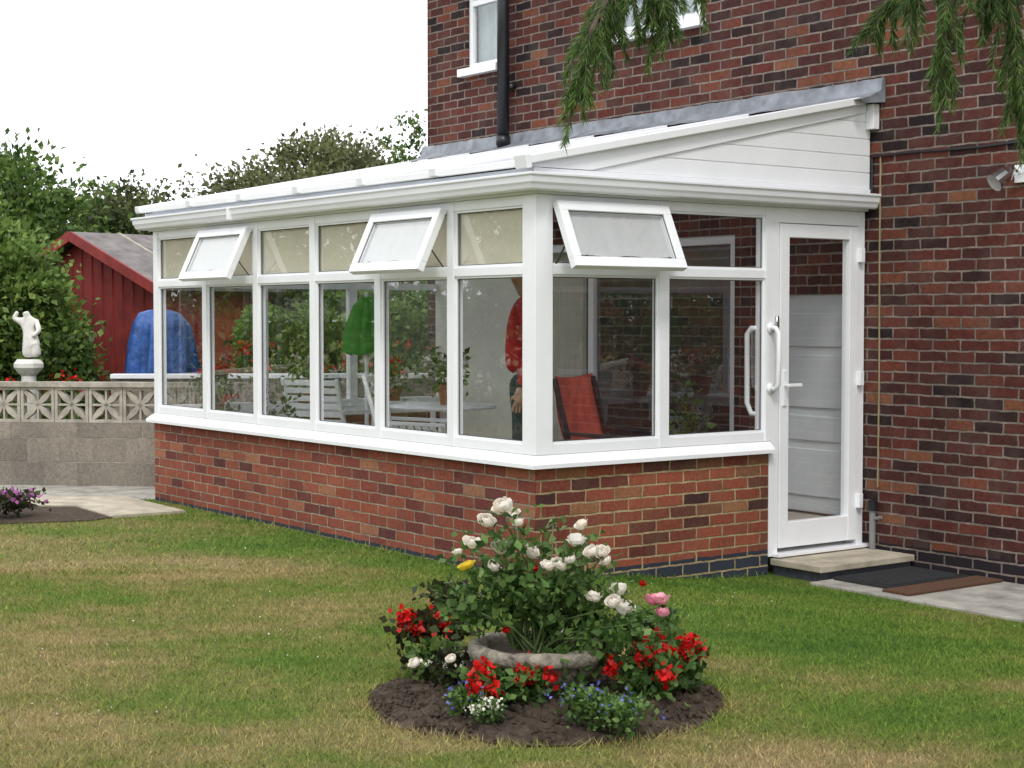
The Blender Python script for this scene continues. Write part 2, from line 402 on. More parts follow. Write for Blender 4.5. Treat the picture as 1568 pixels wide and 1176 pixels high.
def window(mb,a,b_,c,d,y,fr=.055,transom=None,mull=None):
    mb.box(a,y,c,a+fr,y+.05,d,M_pvc); mb.box(b_-fr,y,c,b_,y+.05,d,M_pvc)
    mb.box(a+fr,y,c,b_-fr,y+.05,c+fr,M_pvc); mb.box(a+fr,y,d-fr,b_-fr,y+.05,d,M_pvc)
    if transom: mb.box(a+fr,y+.002,transom-fr/2,b_-fr,y+.05,transom+fr/2,M_pvc)
    if mull:
        for mx in mull: mb.box(mx-fr/2,y-.002,c+fr,mx+fr/2,y+.048,d-fr,M_pvc)
    mb.add([(a,y+.03,c),(b_,y+.03,c),(b_,y+.03,d),(a,y+.03,d)],[(0,1,2,3)],M_glass)
mb=MB()
window(mb,*W1,HY+.03,.05,transom=4.46); window(mb,*W2,HY+.03,.06,transom=4.55,mull=[-2.25])
mb.box(W1[0]-.06,HY-.07,3.79,W1[1]+.06,HY+.08,3.862,M_pvc); mb.box(W2[0]-.06,HY-.07,3.81,W2[1]+.06,HY+.08,3.882,M_pvc)
M_net=simple('net_curtain',(.36,.44,.46),.9,.1,8)
for W_ in (W1,W2):
    n=40
    vs=[];fs=[]
    for i in range(n+1):
        x=W_[0]+(W_[1]-W_[0])*i/n; yy=HY+.14+.012*math.sin(i*1.9)
        vs+= [(x,yy,W_[2]),(x,yy,W_[3])]
    for i in range(n): fs.append((2*i,2*i+2,2*i+3,2*i+1))
    mb.add(vs,fs,M_net)
mb.obj('windows',house,.004)
mb=MB(); window(mb,*PD,HY+.02,.07,mull=[-3.05,-2.15])
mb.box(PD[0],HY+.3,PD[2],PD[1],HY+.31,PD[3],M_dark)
for (xa,xb) in ((-3.85,-3.3),):
    vs=[];fs=[]
    for i in range(31):
        x=xa+(xb-xa)*i/30; vs+=[(x,HY+.16+.02*math.sin(i*1.5),.17),(x,HY+.16+.02*math.sin(i*1.5),2.15)]
    for i in range(30): fs.append((2*i,2*i+2,2*i+3,2*i+1))
    mb.add(vs,fs,M_cream)
a,b_,c,d=BD
mb.box(a,HY+.03,c,b_,HY+.07,d,M_pale)
for k,(z0,z1) in enumerate(((.28,.62),(.68,.86),(.92,1.30),(1.36,1.6))):
    mb.box(a+.12,HY+.016,z0,b_-.12,HY+.032,z1,M_pale)
mb.box(a+.03,HY-.0,1.02,a+.07,HY+.03,1.14,M_chrome)
mb.obj('rear_doors',house,.005)
mb=MB()
mb.box(-5.36,HY-.012,FL,-3.95,HY-.003,2.75,M_cream)
mb.obj('rendered_panel',house)
mb=MB(); mb.tube([(-4.14,HY-.1,3.08),(-4.14,HY-.1,5.7)],.055,M_black,16)
for z in (3.1,4.9): mb.tube([(-4.14,HY-.1,z),(-4.14,HY-.1,z+.08)],.064,M_black,16)
mb.box(-4.2,HY-.06,3.6,-4.08,HY-.002,3.64,M_black); mb.obj('soil_pipe',house,smooth=True)
mb=MB()
pts=[(.06+.3*i,HY-.014,2.675+.006*math.sin(i*1.7)) for i in range(20)]
mb.tube([(.055,HY-.014,2.35)]+[(.055,HY-.014,2.66)]+pts,.009,M_black,6)
mb.tube([(.13,HY-.012,.4),(.135,HY-.012,1.2),(.128,HY-.012,2.0),(.13,HY-.012,2.68)],.006,M_yell,6)
mb.obj('cables',house)
mb=MB(); mb.tube([(.12,HY-.05,-.13),(.12,HY-.05,.26)],.022,M_grey,10); mb.tube([(.12,HY-.05,.24),(.12,HY-.05,.31)],.034,M_black,10)
mb.tube([(.12,HY-.05,.18),(.2,HY-.05,.2)],.012,M_grey,8); mb.obj('pipe_stub',house)
mb=MB()
mb.box(1.24,HY-.03,2.42,1.32,HY-.002,2.53,M_pvc)
mb.tube([(1.28,HY-.03,2.48),(1.28,HY-.09,2.5),(1.27,HY-.14,2.46)],.012,M_chrome,8)
mb.tube([(1.27,HY-.1,2.5),(1.255,HY-.15,2.46),(1.23,HY-.22,2.41)],[.03,.055,.06],M_chrome,14)
mb.obj('security_light',house)

# ---------------------------------------------------------------- conservatory
con=empty('conservatory')
L=5.4; W=2.865; DW=1.97
XS=[-5.4,-4.43,-3.55,-2.67,-1.78,-.9,0]
mb=MB()
mb.box(-L,0,-.3,-.11,.11,.675,M_dwarf); mb.box(-L,.11,-.3,-L+.11,W,.675,M_dwarf)
mb.obj('brick_base',con)
mb=MB(); mb.box(-.11,.003,-.4,0,1.938,.675,M_dwarf2)
mb.add([(-.11,0,-.3),(0,0,-.3),(0,0,.675),(-.11,0,.675)],[(0,1,2,3)],M_dwarf)
mb.obj('brick_base_side',con)
mb=MB(); mb.box(-L+.11,.11,-.3,-.115,W,FL,M_floor); mb.obj('floor',con)
P3=lambda yend:[lambda o:(-L-o,W),lambda o:(-L-o,-o),lambda o:(o,-o),lambda o:(o,yend)]
mb=MB()
mb.sweep([(.055,.676),(.055,.70),(.04,.715),(0.0,.75),(-.11,.75),(-.11,.676)],P3(DW-.02),M_pvc)
mb.obj('sill',con)
fr=MB()
ZB=.752; ZT=2.30
fr.box(-.13,-.0,ZB,.0,.13,ZT,M_pvc); fr.box(-L,0,ZB,-L+.08,.08,ZT,M_pvc)
for x in XS[1:-1]: fr.box(x-.038,.003,ZB,x+.038,.075,ZT,M_pvc)
edges=[(-L+.08,XS[1]-.038)]+[(XS[i]+.038,XS[i+1]-.038) for i in range(1,5)]+[(XS[5]+.038,-.13)]
VENT=(1,4)
gl=MB()
def beads(horiz,a,b_,z0,z1,t=.014,g=.005):
    def bx(s0,s1,h0,h1,o0,o1,mat):
        if horiz: fr.box(s0,o0,h0,s1,o1,h1,mat)
        else: fr.box(-o1,s0,h0,-o0,s1,h1,mat)
    bx(a,a+t,z0,z1,.018,.036,M_pvc); bx(b_-t,b_,z0,z1,.018,.036,M_pvc)
    bx(a+t,b_-t,z0,z0+t,.018,.036,M_pvc); bx(a+t,b_-t,z1-t,z1,.018,.036,M_pvc)
    a2,b2,c2,d2=a+t,b_-t,z0+t,z1-t
    bx(a2,a2+g,c2,d2,.03,.038,M_gasket); bx(b2-g,b2,c2,d2,.03,.038,M_gasket)
    bx(a2+g,b2-g,c2,c2+g,.03,.038,M_gasket); bx(a2+g,b2-g,d2-g,d2,.03,.038,M_gasket)
for i,(a,b_) in enumerate(edges):
    fr.box(a,.008,ZB,b_,.07,ZB+.06,M_pvc); fr.box(a,.008,ZT-.06,b_,.07,ZT,M_pvc); fr.box(a,.007,1.828,b_,.07,1.882,M_pvc)
    gl.add([(a,.04,ZB+.055),(b_,.04,ZB+.055),(b_,.04,1.83),(a,.04,1.83)],[(0,1,2,3)],M_glass)
    if i not in VENT: gl.add([(a,.04,1.88),(b_,.04,1.88),(b_,.04,ZT-.055),(a,.04,ZT-.055)],[(0,1,2,3)],M_glass)
    beads(True,a,b_,ZB+.06,1.828); beads(True,a,b_,1.882,ZT-.06)
SY=[(.13,.98),(1.06,1.91)]
fr.box(-.075,.98,ZB,-.003,1.06,ZT,M_pvc); fr.box(-.1,1.91,ZB,.0,1.975,2.30,M_pvc); fr.box(-.1,1.941,-.02,.004,1.975,ZB-.002,M_pvc)
fr.box(-.1,1.978,.0,-.002,2.03,2.30,M_pvc); fr.box(-.1,2.80,.0,-.002,W,2.30,M_pvc)
for i,(a,b_) in enumerate(SY):
    fr.box(-.07,a,ZB,-.008,b_,ZB+.06,M_pvc); fr.box(-.07,a,ZT-.06,-.008,b_,ZT,M_pvc); fr.box(-.07,a,1.828,-.007,b_,1.882,M_pvc)
    gl.add([(-.04,a,ZB+.055),(-.04,b_,ZB+.055),(-.04,b_,1.83),(-.04,a,1.83)],[(0,1,2,3)],M_glass)
    if i: gl.add([(-.04,a,1.88),(-.04,b_,1.88),(-.04,b_,ZT-.055),(-.04,a,ZT-.055)],[(0,1,2,3)],M_glass)
    beads(False,a,b_,ZB+.06,1.828); beads(False,a,b_,1.882,ZT-.06)
for (a,b_) in ((.08,.98),(1.06,1.9),(1.98,W)):
    fr.box(-L+.005,a,ZB,-L+.07,b_,ZB+.065,M_pvc); fr.box(-L+.005,a,ZT-.065,-L+.07,b_,ZT,M_pvc); fr.box(-L+.005,a,1.825,-L+.07,b_,1.885,M_pvc)
    gl.add([(-L+.04,a,ZB),(-L+.04,b_,ZB),(-L+.04,b_,ZT),(-L+.04,a,ZT)],[(0,1,2,3)],M_glass)
fr.box(-L+.003,.98,ZB,-L+.075,1.06,ZT,M_pvc); fr.box(-L+.003,1.9,ZB,-L+.075,1.98,ZT,M_pvc)
fr.box(-.1,2.03,2.2,-.004,2.80,2.30,M_pvc); fr.box(-.112,1.978,-.022,.06,W,.0,M_pvc)
fr.obj('window_frames',con,.003)
dr=MB(); a,b_=2.036,2.794; c,d=.03,2.194
dr.box(-.065,a,c,.006,a+.085,d,M_pvc); dr.box(-.065,b_-.085,c,.006,b_,d,M_pvc)
dr.box(-.065,a+.085,c,.004,b_-.085,c+.17,M_pvc); dr.box(-.065,a+.085,d-.09,.004,b_-.085,d,M_pvc)
gl.add([(-.03,a+.08,c+.16),(-.03,b_-.08,c+.16),(-.03,b_-.08,d-.085),(-.03,a+.08,d-.085)],[(0,1,2,3)],M_glass)
for z in (.3,1.15,2.0): dr.box(.002,2.79,z-.05,.035,2.83,z+.05,M_pvc)
dr.box(.006,a+.02,.98,.018,a+.055,1.22,M_pvc)
dr.beam((.016,a+.037,1.12),(.055,a+.037,1.12),.018,.018,M_pvc); dr.beam((.05,a+.03,1.12),(.05,a+.16,1.12),.018,.022,M_pvc)
dr.obj('door',con,.004)
gr=MB()
gr.tube([(.0,1.95,1.50),(.05,1.95,1.5),(.075,1.95,1.47),(.078,1.95,1.3),(.075,1.95,1.13),(.05,1.95,1.1),(.0,1.95,1.1)],.017,M_pvc,10)
for z in (1.5,1.1): gr.tube([(.0,1.95,z),(.014,1.95,z)],.035,M_pvc,14)
gr.box(.0,1.99,1.5,.02,2.01,1.58,M_chrome)
gr.obj('grab_rail',con,smooth=True)
gr=MB(); xh,yh=-.085,1.93  # added rail behind the pane, modelled as the outer rail's mirror image in glass
gr.tube([(xh,yh,1.5),(xh-.05,yh-.02,1.5),(xh-.08,yh-.03,1.46),(xh-.08,yh-.03,1.0),(xh-.05,yh-.02,.93),(xh,yh,.93)],.018,M_pvc,10); gr.obj('grab_rail_reflection',con,smooth=True)
def vent(p,along,out,width,h=.43,ang=25):
    p=Vector(p); al=Vector(along); o=Vector(out); A=math.radians(ang)
    dn=(Vector((0,0,-1))*math.cos(A)+o*math.sin(A)); nn=(o*math.cos(A)+Vector((0,0,1))*math.sin(A))
    v=MB(); t=.062; w=.05
    def bar(q0,q1,wd): v.beam(q0,q1,wd,w,M_pvc,nn)
    bar(p+dn*t/2,p+al*width+dn*t/2,t); bar(p+dn*(h-t/2),p+al*width+dn*(h-t/2),t)
    bar(p+al*t/2+dn*t,p+al*t/2+dn*(h-t),t); bar(p+al*(width-t/2)+dn*t,p+al*(width-t/2)+dn*(h-t),t)
    a=p+al*t+dn*t
    v.add([a,p+al*(width-t)+dn*t,p+al*(width-t)+dn*(h-t),p+al*t+dn*(h-t)],[(0,1,2,3)],M_glass)
    n=48; vs=[];fs=[]
    for i in range(n+1):
        q=p+al*(t+.002+(width-2*t-.004)*i/n)-nn*(.014+.0012*math.sin(i*.8))
        zz=h-t-.022-.006*math.sin(i*.3)
        vs+=[q+dn*t,q+dn*zz]
    for i in range(n): fs.append((2*i,2*i+2,2*i+3,2*i+1))
    v.add(vs,fs,M_wblind)
    ga=.007
    for q0,q1 in ((a,p+al*(width-t)+dn*t),(p+al*t+dn*(h-t),p+al*(width-t)+dn*(h-t)),(a,p+al*t+dn*(h-t)),(p+al*(width-t)+dn*t,p+al*(width-t)+dn*(h-t))):
        v.beam(q0+nn*.01,q1+nn*.01,ga,ga,M_gasket,nn)
    for s in (.01,width-.01):
        v.beam(p+al*s+dn*(h*.6),p+al*s+Vector((0,0,-h*.85)),.006,.015,M_gasket,al)
    v.obj('top_vent',con,.003)
for i in VENT:
    a,b_=edges[i]; vent((a-.02,-.03,ZT-.045),(1,0,0),(0,-1,0),b_-a+.04)
vent((.03,.12,ZT-.045),(0,1,0),(1,0,0),.88)
gl.obj('glazing',con)
bl=MB()
for i,(a,b_) in enumerate(edges): bl.box(a+.002,.052,1.84,b_-.002,.056,2.28,M_blind)
bl.obj('roller_blinds',con)
ev=MB()
ev.sweep([(-.1,2.302),(.03,2.302),(.03,2.33),(.05,2.33),(.05,2.45),(-.1,2.45)],P3(W),M_pvc)
ev.sweep([(.053,2.32),(.09,2.312),(.11,2.322),(.118,2.345),(.128,2.36),(.132,2.395),(.142,2.4),(.142,2.415),(.125,2.415),(.12,2.365),(.1,2.34),(.06,2.345),(.053,2.345)],P3(W),M_pvc2)
ev.box(-3.73,-.145,2.316,-3.69,-.052,2.417,M_pvc)
ev.obj('gutter_and_fascia',con,.003)
rf=MB()
Z0,Z1=2.475,3.06; Y0,Y1=-.10,W
sl=(Z1-Z0)/(Y1-Y0)
def rz(y): return Z0+sl*(y-Y0)
rf.beam(((-L-.08+.04)/2,Y0,Z0),((-L-.08+.04)/2,Y1,Z1),L+.12,.028,M_roof)
rf.obj('roof_sheets',con)
rf=MB(); YE=2.6
for i,x in enumerate([-L-.02]+XS[1:-1]):
    rf.beam((x,Y0-.01,Z0+.024),(x,YE,rz(YE)+.024),.06,.026,M_pvc)
    rf.beam((x,Y0-.035,Z0+.006),(x,Y0-.008,Z0+.01),.08,.055,M_pvc)
rf.beam((.045,Y0-.01,Z0+.014),(.045,2.74,rz(2.74)+.014),.1,.05,M_pvc); rf.beam((.045,Y0-.045,Z0+.0),(.045,Y0-.008,Z0+.008),.12,.085,M_pvc)
rf.box(-L-.06,Y0-.012,2.45,.04,Y0-.001,Z0+.02,M_pvc)
rf.obj('roof_bars',con,.006)
cl=MB()
def yat(z): return Y0+(z-Z0)/sl
top_off=.03
z=2.452; bh=.115
def slabx(vs,x1):
    vs=vs+[(x1,p[1],p[2]) for p in vs]
    cl.add(vs,[(0,1,2,3),(7,6,5,4),(0,4,5,1),(1,5,6,2),(2,6,7,3),(3,7,4,0)],M_pvc)
while z<Z1-.02:
    z1=min(z+bh-.006,Z1-top_off-.005)
    if z1<=z+.01: break
    ya=max(yat(z+top_off),.0); yb=max(yat(z1+top_off),.0)
    slabx([(.0,ya,z),(.0,W,z),(.0,W,z1),(.0,yb,z1)],.038)
    z+=bh
slabx([(-.01,.0,2.452),(-.01,W,2.452),(-.01,W,Z1-.02),(-.01,.0,rz(0)-.02)],.031)
slabx([(-L-.01,.0,2.452),(-L-.01,W,2.452),(-L-.01,W,Z1-.02),(-L-.01,.0,rz(0)-.02)],-L+.03)
cl.box(.04,W-.05,2.86,.11,W+.01,3.03,M_pvc)
poly=[(-.09,2.453),(.38,2.453),(W-.06,rz(W-.06)-.075),(W-.06,rz(W-.06)-.0),(-.09,rz(-.09)+.005)]
vs=[(.041,a,b) for a,b in poly]+[(.053,a,b) for a,b in poly]
cl.add(vs,[tuple(range(5)),tuple(range(9,4,-1))]+[(i,5+i,5+(i+1)%5,(i+1)%5) for i in range(5)],M_pvc)
cl.obj('gable_cladding',con,.003)
n=70; vs=[];fs=[]
for i in range(n+1):
    x=-L-.16+(L+.16+.16)*i/n
    w=random.uniform(-.008,.008)-(.012 if i%9==0 else 0); w2=random.uniform(-.006,.008)
    vs+=[(x,HY-.004,3.205+w*.5),(x,HY-.03,3.205+w*.5),(x,HY-.05,3.12+w),(x,HY-.14,3.08+w2),(x,HY-.25,3.045+w2*.5)]
for i in range(n):
    for k in range(4): fs.append((i*5+k,i*5+k+1,(i+1)*5+k+1,(i+1)*5+k))
fl=MB(); fl.add(vs,fs,M_lead); fl.add([vs[-5],vs[-4],vs[-3],vs[-2],vs[-1],(vs[-1][0],HY-.2,3.02),(vs[-1][0],HY-.004,3.04)],[(0,1,2,3,4,5,6)],M_lead)
fl.obj('lead_flashing',con,smooth=True)

# ---------------------------------------------------------------- furniture
def chair(name,x,y,rot,mf,mfab,slats=True,high=.95):
    e=empty(name,(x,y,FL)); e.rotation_euler=(0,0,rot); c=MB()
    for sx in (-.26,.26):
        c.beam((sx,-.26,0),(sx,.22,.46),.03,.03,mf,(1,0,0)); c.beam((sx,.26,0),(sx,-.24,.44),.03,.03,mf,(1,0,0))
        c.beam((sx,.18,.42),(sx,.34,high),.03,.03,mf,(1,0,0)); c.beam((sx,-.26,.64),(sx,.26,.66),.04,.025,mf)
        c.beam((sx,-.22,.43),(sx,-.22,.64),.025,.025,mf,(1,0,0))
    if slats:
        for k in range(7): c.box(-.26,-.24+k*.065,.435,.26,-.19+k*.065,.45,mf)
        for k in range(7):
            t=k/6; c.beam((-.26,.2+.13*t,.5+(high-.53)*t),(.26,.2+.13*t,.5+(high-.53)*t),.015,.045,mf)
    else:
        for k in range(8):
            y0=-.24+k*.055; z0=.44-.03*math.sin(math.pi*k/8); y1=y0+.055; z1=.44-.03*math.sin(math.pi*(k+1)/8)
            c.add([(-.25,y0,z0),(.25,y0,z0),(.25,y1,z1),(-.25,y1,z1)],[(0,1,2,3)],mfab)
        for k in range(8):
            for j in range(8):
                f=lambda t,s:(-.27+.54*s,.19+.15*t+.035*math.sin(math.pi*t)+.04*math.sin(math.pi*s)+.006*math.sin(9*s+5*t),.46+(high-.44-.02*math.sin(math.pi*s))*t)
                c.add([f(k/8,j/8),f(k/8,(j+1)/8),f((k+1)/8,(j+1)/8),f((k+1)/8,j/8)],[(0,1,2,3)],mfab)
    c.obj('frame',e,.003); return e
chair('garden_chair',-2.45,.75,2.4,M_pvc,M_pvc,True,1.0)
chair('garden_chair',-4.1,1.0,3.6,M_pvc,M_pvc,True,.92)
chair('garden_chair',-4.5,2.0,2.6,M_pvc,M_pvc,True,.92)
chair('red_folding_chair',-.58,1.13,1.95,M_black,M_redfab,False,1.02)
tb=MB(); tb.lathe([(0,.87),(.42,.87),(.43,.855),(.42,.84),(0,.84)],-3.2,1.5,M_pvc,28)
tb.tube([(-3.2,1.5,FL),(-3.2,1.5,.84)],.03,M_pvc,10); tb.lathe([(0,FL+.05),(.05,FL+.05),(.25,FL+.003)],-3.2,1.5,M_pvc,16); tb.obj('round_table')
def potplant(x,y,z,h,mat,fl_=None,n=160):
    e=empty('potted_plant'); c=MB(); c.lathe([(0,z),(.065,z),(.09,z+.13),(.1,z+.13),(.1,z+.16),(.085,z+.16),(.08,z+.14),(0,z+.14)],x,y,M_terra,18); c.obj('pot',e)
    P=np.array([x,y,z+.16+h*.4])+rng.normal(size=(n,3))*np.array([.08,.08,h*.25]); leaves('foliage',P,.07,mat,e,aspect=.3)
    if fl_:
        Q=[np.array([x+rng.normal()*.08,y+rng.normal()*.08,z+.16+h*rng.uniform(.5,.95)])+rng.normal(size=(12,3))*.015 for _ in range(7)]
        leaves('flowers',np.concatenate(Q),.03,fl_,e,aspect=.5)
potplant(-3.2,1.55,.871,.3,L_bright,F_white)
potplant(-5.25,.5,.752,.3,L_green,F_red); potplant(-5.25,1.4,.752,.42,L_bright); potplant(-5.25,2.3,.752,.3,L_green,F_red)
potplant(-3.7,.25,FL,.85,L_green,None,260); potplant(-1.5,2.6,FL,.9,L_bright,None,260); potplant(-4.9,.35,FL,1.0,L_green,F_red,260)
# green parasol added indoors, standing in for one reflected in the pane
pe=empty('reflected_parasol_standin'); mb=MB(); x,y=-4.05,1.3
mb.tube([(x,y,FL),(x,y,1.78)],.018,M_pvc,8); mb.lathe([(0,FL+.08),(.2,FL+.06),(.22,FL+.004)],x,y,M_pvc,16)
mb.lathe([(.02,1.74),(.09,1.66),(.14,1.52),(.17,1.38),(.18,1.27),(.15,1.26)],x,y,M_green,32,lambda r,z,th,i:(r*(1+.2*math.sin(8*th)),z+.012*math.sin(8*th))); mb.obj('canopy',pe)

def skin(name,V,E,R,mat,parent,sub=2):
    me=bpy.data.meshes.new(name); me.from_pydata(V,E,[]); o=bpy.data.objects.new(name,me); COL.objects.link(o)
    me.materials.append(mat); o.parent=parent
    md=o.modifiers.new('skin','SKIN')
    for i,r in enumerate(R):
        rr=r if isinstance(r,tuple) else (r,r)
        me.skin_vertices[0].data[i].radius=rr
    me.skin_vertices[0].data[0].use_root=True
    s=o.modifiers.new('sub','SUBSURF'); s.levels=sub; s.render_levels=sub; md.use_smooth_shade=True
    return o
px_,py_=RD(.09,11.05)
pe=empty('standing_person'); PS=1.05
def pv(s,f,z): # s: across the shoulders (depth), f: forward (towards the far end)
    s*=PS;f*=PS
    return (px_+DX*s-RX*f, py_+DY*s-RY*f, FL+z*PS)
skin('jumper',[pv(0,0,.98),pv(0,.01,1.1),pv(0,.0,1.28),pv(0,-.01,1.42),pv(0,0,1.5),pv(.1,0,1.44),pv(.19,0,1.4),pv(.22,-.02,1.2),pv(.22,-.01,1.05),pv(.22,.03,.92),
   pv(-.1,0,1.44),pv(-.19,0,1.4),pv(-.22,-.03,1.2),pv(-.22,-.01,1.05),pv(-.22,.03,.92)],
   [(0,1),(1,2),(2,3),(3,4),(3,5),(5,6),(6,7),(7,8),(8,9),(3,10),(10,11),(11,12),(12,13),(13,14)],
   [.14,.14,.145,.11,.06,.07,.06,.05,.045,.038,.07,.06,.05,.045,.038],M_redpaint,pe)
skin('trousers',[pv(0,0,1.02),pv(0,-.01,.9),pv(.09,0,.8),pv(.1,.02,.48),pv(.1,0,.08),pv(-.09,0,.8),pv(-.1,.02,.48),pv(-.1,0,.08)],
   [(0,1),(1,2),(2,3),(3,4),(1,5),(5,6),(6,7)],[.135,.14,.1,.075,.055,.1,.075,.055],M_navy,pe)
skin('head',[pv(0,0,1.48),pv(0,.01,1.54),pv(0,.02,1.62),pv(0,.015,1.7),pv(0,.1,1.62)],[(0,1),(1,2),(2,3),(2,4)],[.05,.055,.085,.075,.02],M_skin,pe)
skin('hair',[pv(0,-.02,1.72),pv(0,-.03,1.67),pv(0,-.04,1.6)],[(0,1),(1,2)],[.07,.082,.06],M_hair,pe)
for sgn in (1,-1):
    V=[pv(.22*sgn,.03,.92),pv(.22*sgn,.04,.85)];E=[(0,1)];R=[.03,.034]
    for k in range(4):
        o=(k-1.5)*.02; i0=len(V); V+= [pv(.22*sgn,.045+o,.8),pv(.22*sgn-.01*sgn,.05+o*1.1,.76-.008*(1.5-abs(k-1.5)))]; E+=[(1,i0),(i0,i0+1)]; R+=[.009,.008]
    i0=len(V); V+=[pv(.21*sgn,.085,.85),pv(.2*sgn,.1,.82)]; E+=[(1,i0),(i0,i0+1)]; R+=[.011,.009]
    skin('hand',V,E,R,M_skin,pe,1)
    skin('shoe',[pv(.1*sgn,-.04,.04),pv(.1*sgn,.06,.04),pv(.1*sgn,.17,.03)],[(0,1),(1,2)],[.04,.045,.03],M_black,pe,1)

# ---------------------------------------------------------------- garden wall with screen blocks
gw=empty('garden_wall')
p0=Vector(RD(-9.5,15.9)+(0,)); p1=Vector(RD(-2.45,15.05)+(0,))
al=(p1-p0).normalized(); nn=Vector((-al.y,al.x,0)); LEN=(p1-p0).length
def lp(s,o,z): q=p0+al*s+nn*o; return (q.x,q.y,z)
def lbox(mb,s0,s1,o0,o1,z0,z1,mat):
    vs=[lp(s0,o0,z0),lp(s1,o0,z0),lp(s1,o1,z0),lp(s0,o1,z0),lp(s0,o0,z1),lp(s1,o0,z1),lp(s1,o1,z1),lp(s0,o1,z1)]
    mb.add(vs,[(0,3,2,1),(4,5,6,7),(0,1,5,4),(1,2,6,5),(2,3,7,6),(3,0,4,7)],mat)
mb=MB(); lbox(mb,0,LEN,0,.1,-.1,.59,M_block); mb.obj('block_courses',gw)
mb=MB(); lbox(mb,0,LEN,-.02,.12,.925,.97,M_screen)
S=.33; k=0
while k*S<LEN-.01:
    s0=k*S; s1=min(s0+S-.006,LEN); z0,z1=.592,.923; t=.028
    lbox(mb,s0,s0+t,.01,.09,z0,z1,M_screen); lbox(mb,s1-t,s1,.01,.09,z0,z1,M_screen)
    lbox(mb,s0+t,s1-t,.01,.09,z0,z0+t,M_screen); lbox(mb,s0+t,s1-t,.01,.09,z1-t,z1,M_screen)
    cs_,cz=(s0+s1)/2,(z0+z1)/2
    def prism(poly):
        n=len(poly); vs=[lp(a,.02,b) for a,b in poly]+[lp(a,.08,b) for a,b in poly]
        mb.add(vs,[tuple(range(n)),tuple(range(2*n-1,n-1,-1))]+[(i,n+i,n+(i+1)%n,(i+1)%n) for i in range(n)],M_screen)
    h=S/2-t
    for q in range(4):
        A=math.pi/4+q*math.pi/2; ca,sa=math.cos(A),math.sin(A); ll=h*1.40
        prof=[(0.008,-.012),(ll*.45,-.03),(ll,-.014),(ll,.014),(ll*.45,.03),(.008,.012)]
        prism([(cs_+ca*a-sa*b,cz+sa*a+ca*b) for a,b in prof])
        A=q*math.pi/2; ca,sa=math.cos(A),math.sin(A)
        prof=[(0.0,-.008),(h,-.01),(h,.01),(0.0,.008)]
        prism([(cs_+ca*a-sa*b,cz+sa*a+ca*b) for a,b in prof])
    k+=1
mb.obj('screen_blocks',gw)
# second low wall with pale coping, further back
lw=MB(); a=RD(-3.98,16.35)+(0,); b_=RD(-.6,16.5)+(0,)
lw.beam((a[0],a[1],.48),(b_[0],b_[1],.48),.12,.96,M_block); lw.beam((a[0],a[1],.985),(b_[0],b_[1],.985),.2,.045,M_pvc2); lw.obj('low_garden_wall',bevel=.004)

# ---------------------------------------------------------------- statue
stt=empty('garden_statue'); sx,sy=RD(-4.72,16.05)
mb=MB(); mb.lathe([(0,0),(.16,0),(.16,.06),(.1,.1),(.075,.5),(.07,1.0),(.1,1.03),(.14,1.08),(.14,1.12),(.11,1.16),(0,1.16)],sx,sy,M_marble,20); mb.obj('pedestal',stt)
def sv(a,z,o=0): return (sx+RX*a-DX*o*1,sy+RY*a-DY*o,z)
V=[sv(0,1.37),sv(.01,1.27),sv(.015,1.17),sv(.01,1.45),sv(-.01,1.53),sv(-.01,1.58),sv(-.03,1.63),
   sv(-.08,1.535),sv(-.14,1.56),sv(-.1,1.63),sv(.08,1.525),sv(.12,1.44,.04),sv(.06,1.38,.08),sv(.07,1.3,.03),sv(.09,1.18,.03)]
E=[(0,1),(1,2),(0,3),(3,4),(4,5),(5,6),(4,7),(7,8),(8,9),(4,10),(10,11),(11,12),(0,13),(13,14)]
R=[.075,.075,.085,.055,.06,.025,.048,.032,.026,.02,.032,.026,.02,.05,.05]
skin('figure',V,E,R,M_marble,stt)

# ---------------------------------------------------------------- shed, tarp
sh=empty('red_shed'); mb=MB()
ap=np.array([-4.95,19.0]); gdir=np.array([.74,-.67]); rdir=np.array([.67,.74]); hw=1.55; ln=1.5; ze,za=1.86,2.46
def sp_(g,r_,z): q=ap+gdir*g+rdir*r_; x,y=RD(q[0],q[1]); return (x,y,z)
mb.add([sp_(-hw,0,0),sp_(hw,0,0),sp_(hw,0,ze),sp_(0,0,za),sp_(-hw,0,ze),sp_(-hw,ln,0),sp_(hw,ln,0),sp_(hw,ln,ze),sp_(0,ln,za),sp_(-hw,ln,ze)],[(0,1,2,3,4),(9,8,7,6,5),(1,6,7,2),(5,0,4,9)],M_red_wood)
for k in range(-7,8):
    g=k*.2; zt=ze+(za-ze)*(1-abs(g)/hw); mb.beam(sp_(g,-.006,0),sp_(g,-.006,zt-.03),.02,.008,M_red_wood,(1,0,0))
mb.obj('walls',sh)
mb=MB()
for sgn in (-1,1):
    a=sp_(0,-.15,za+.05);b_=sp_(sgn*(hw+.15),-.15,ze-.0);c=sp_(sgn*(hw+.15),ln+.1,ze-.0);d=sp_(0,ln+.1,za+.05)
    vs=[a,b_,c,d]+[(p[0],p[1],p[2]+.04) for p in (a,b_,c,d)]
    mb.add(vs,[(3,2,1,0),(4,5,6,7),(0,1,5,4),(1,2,6,5),(2,3,7,6),(3,0,4,7)],M_shedroof)
    mb.beam(sp_(0,-.17,za+.04),sp_(sgn*(hw+.15),-.17,ze-.01),.03,.11,M_red_wood)
    for j in range(1,3):
        q=j*.5; mb.beam(sp_(0,q,za+.095),sp_(sgn*(hw+.15),q,ze+.045),.03,.012,M_screen)
mb.obj('roof',sh)
tx,ty=RD(-3.62,16.95)
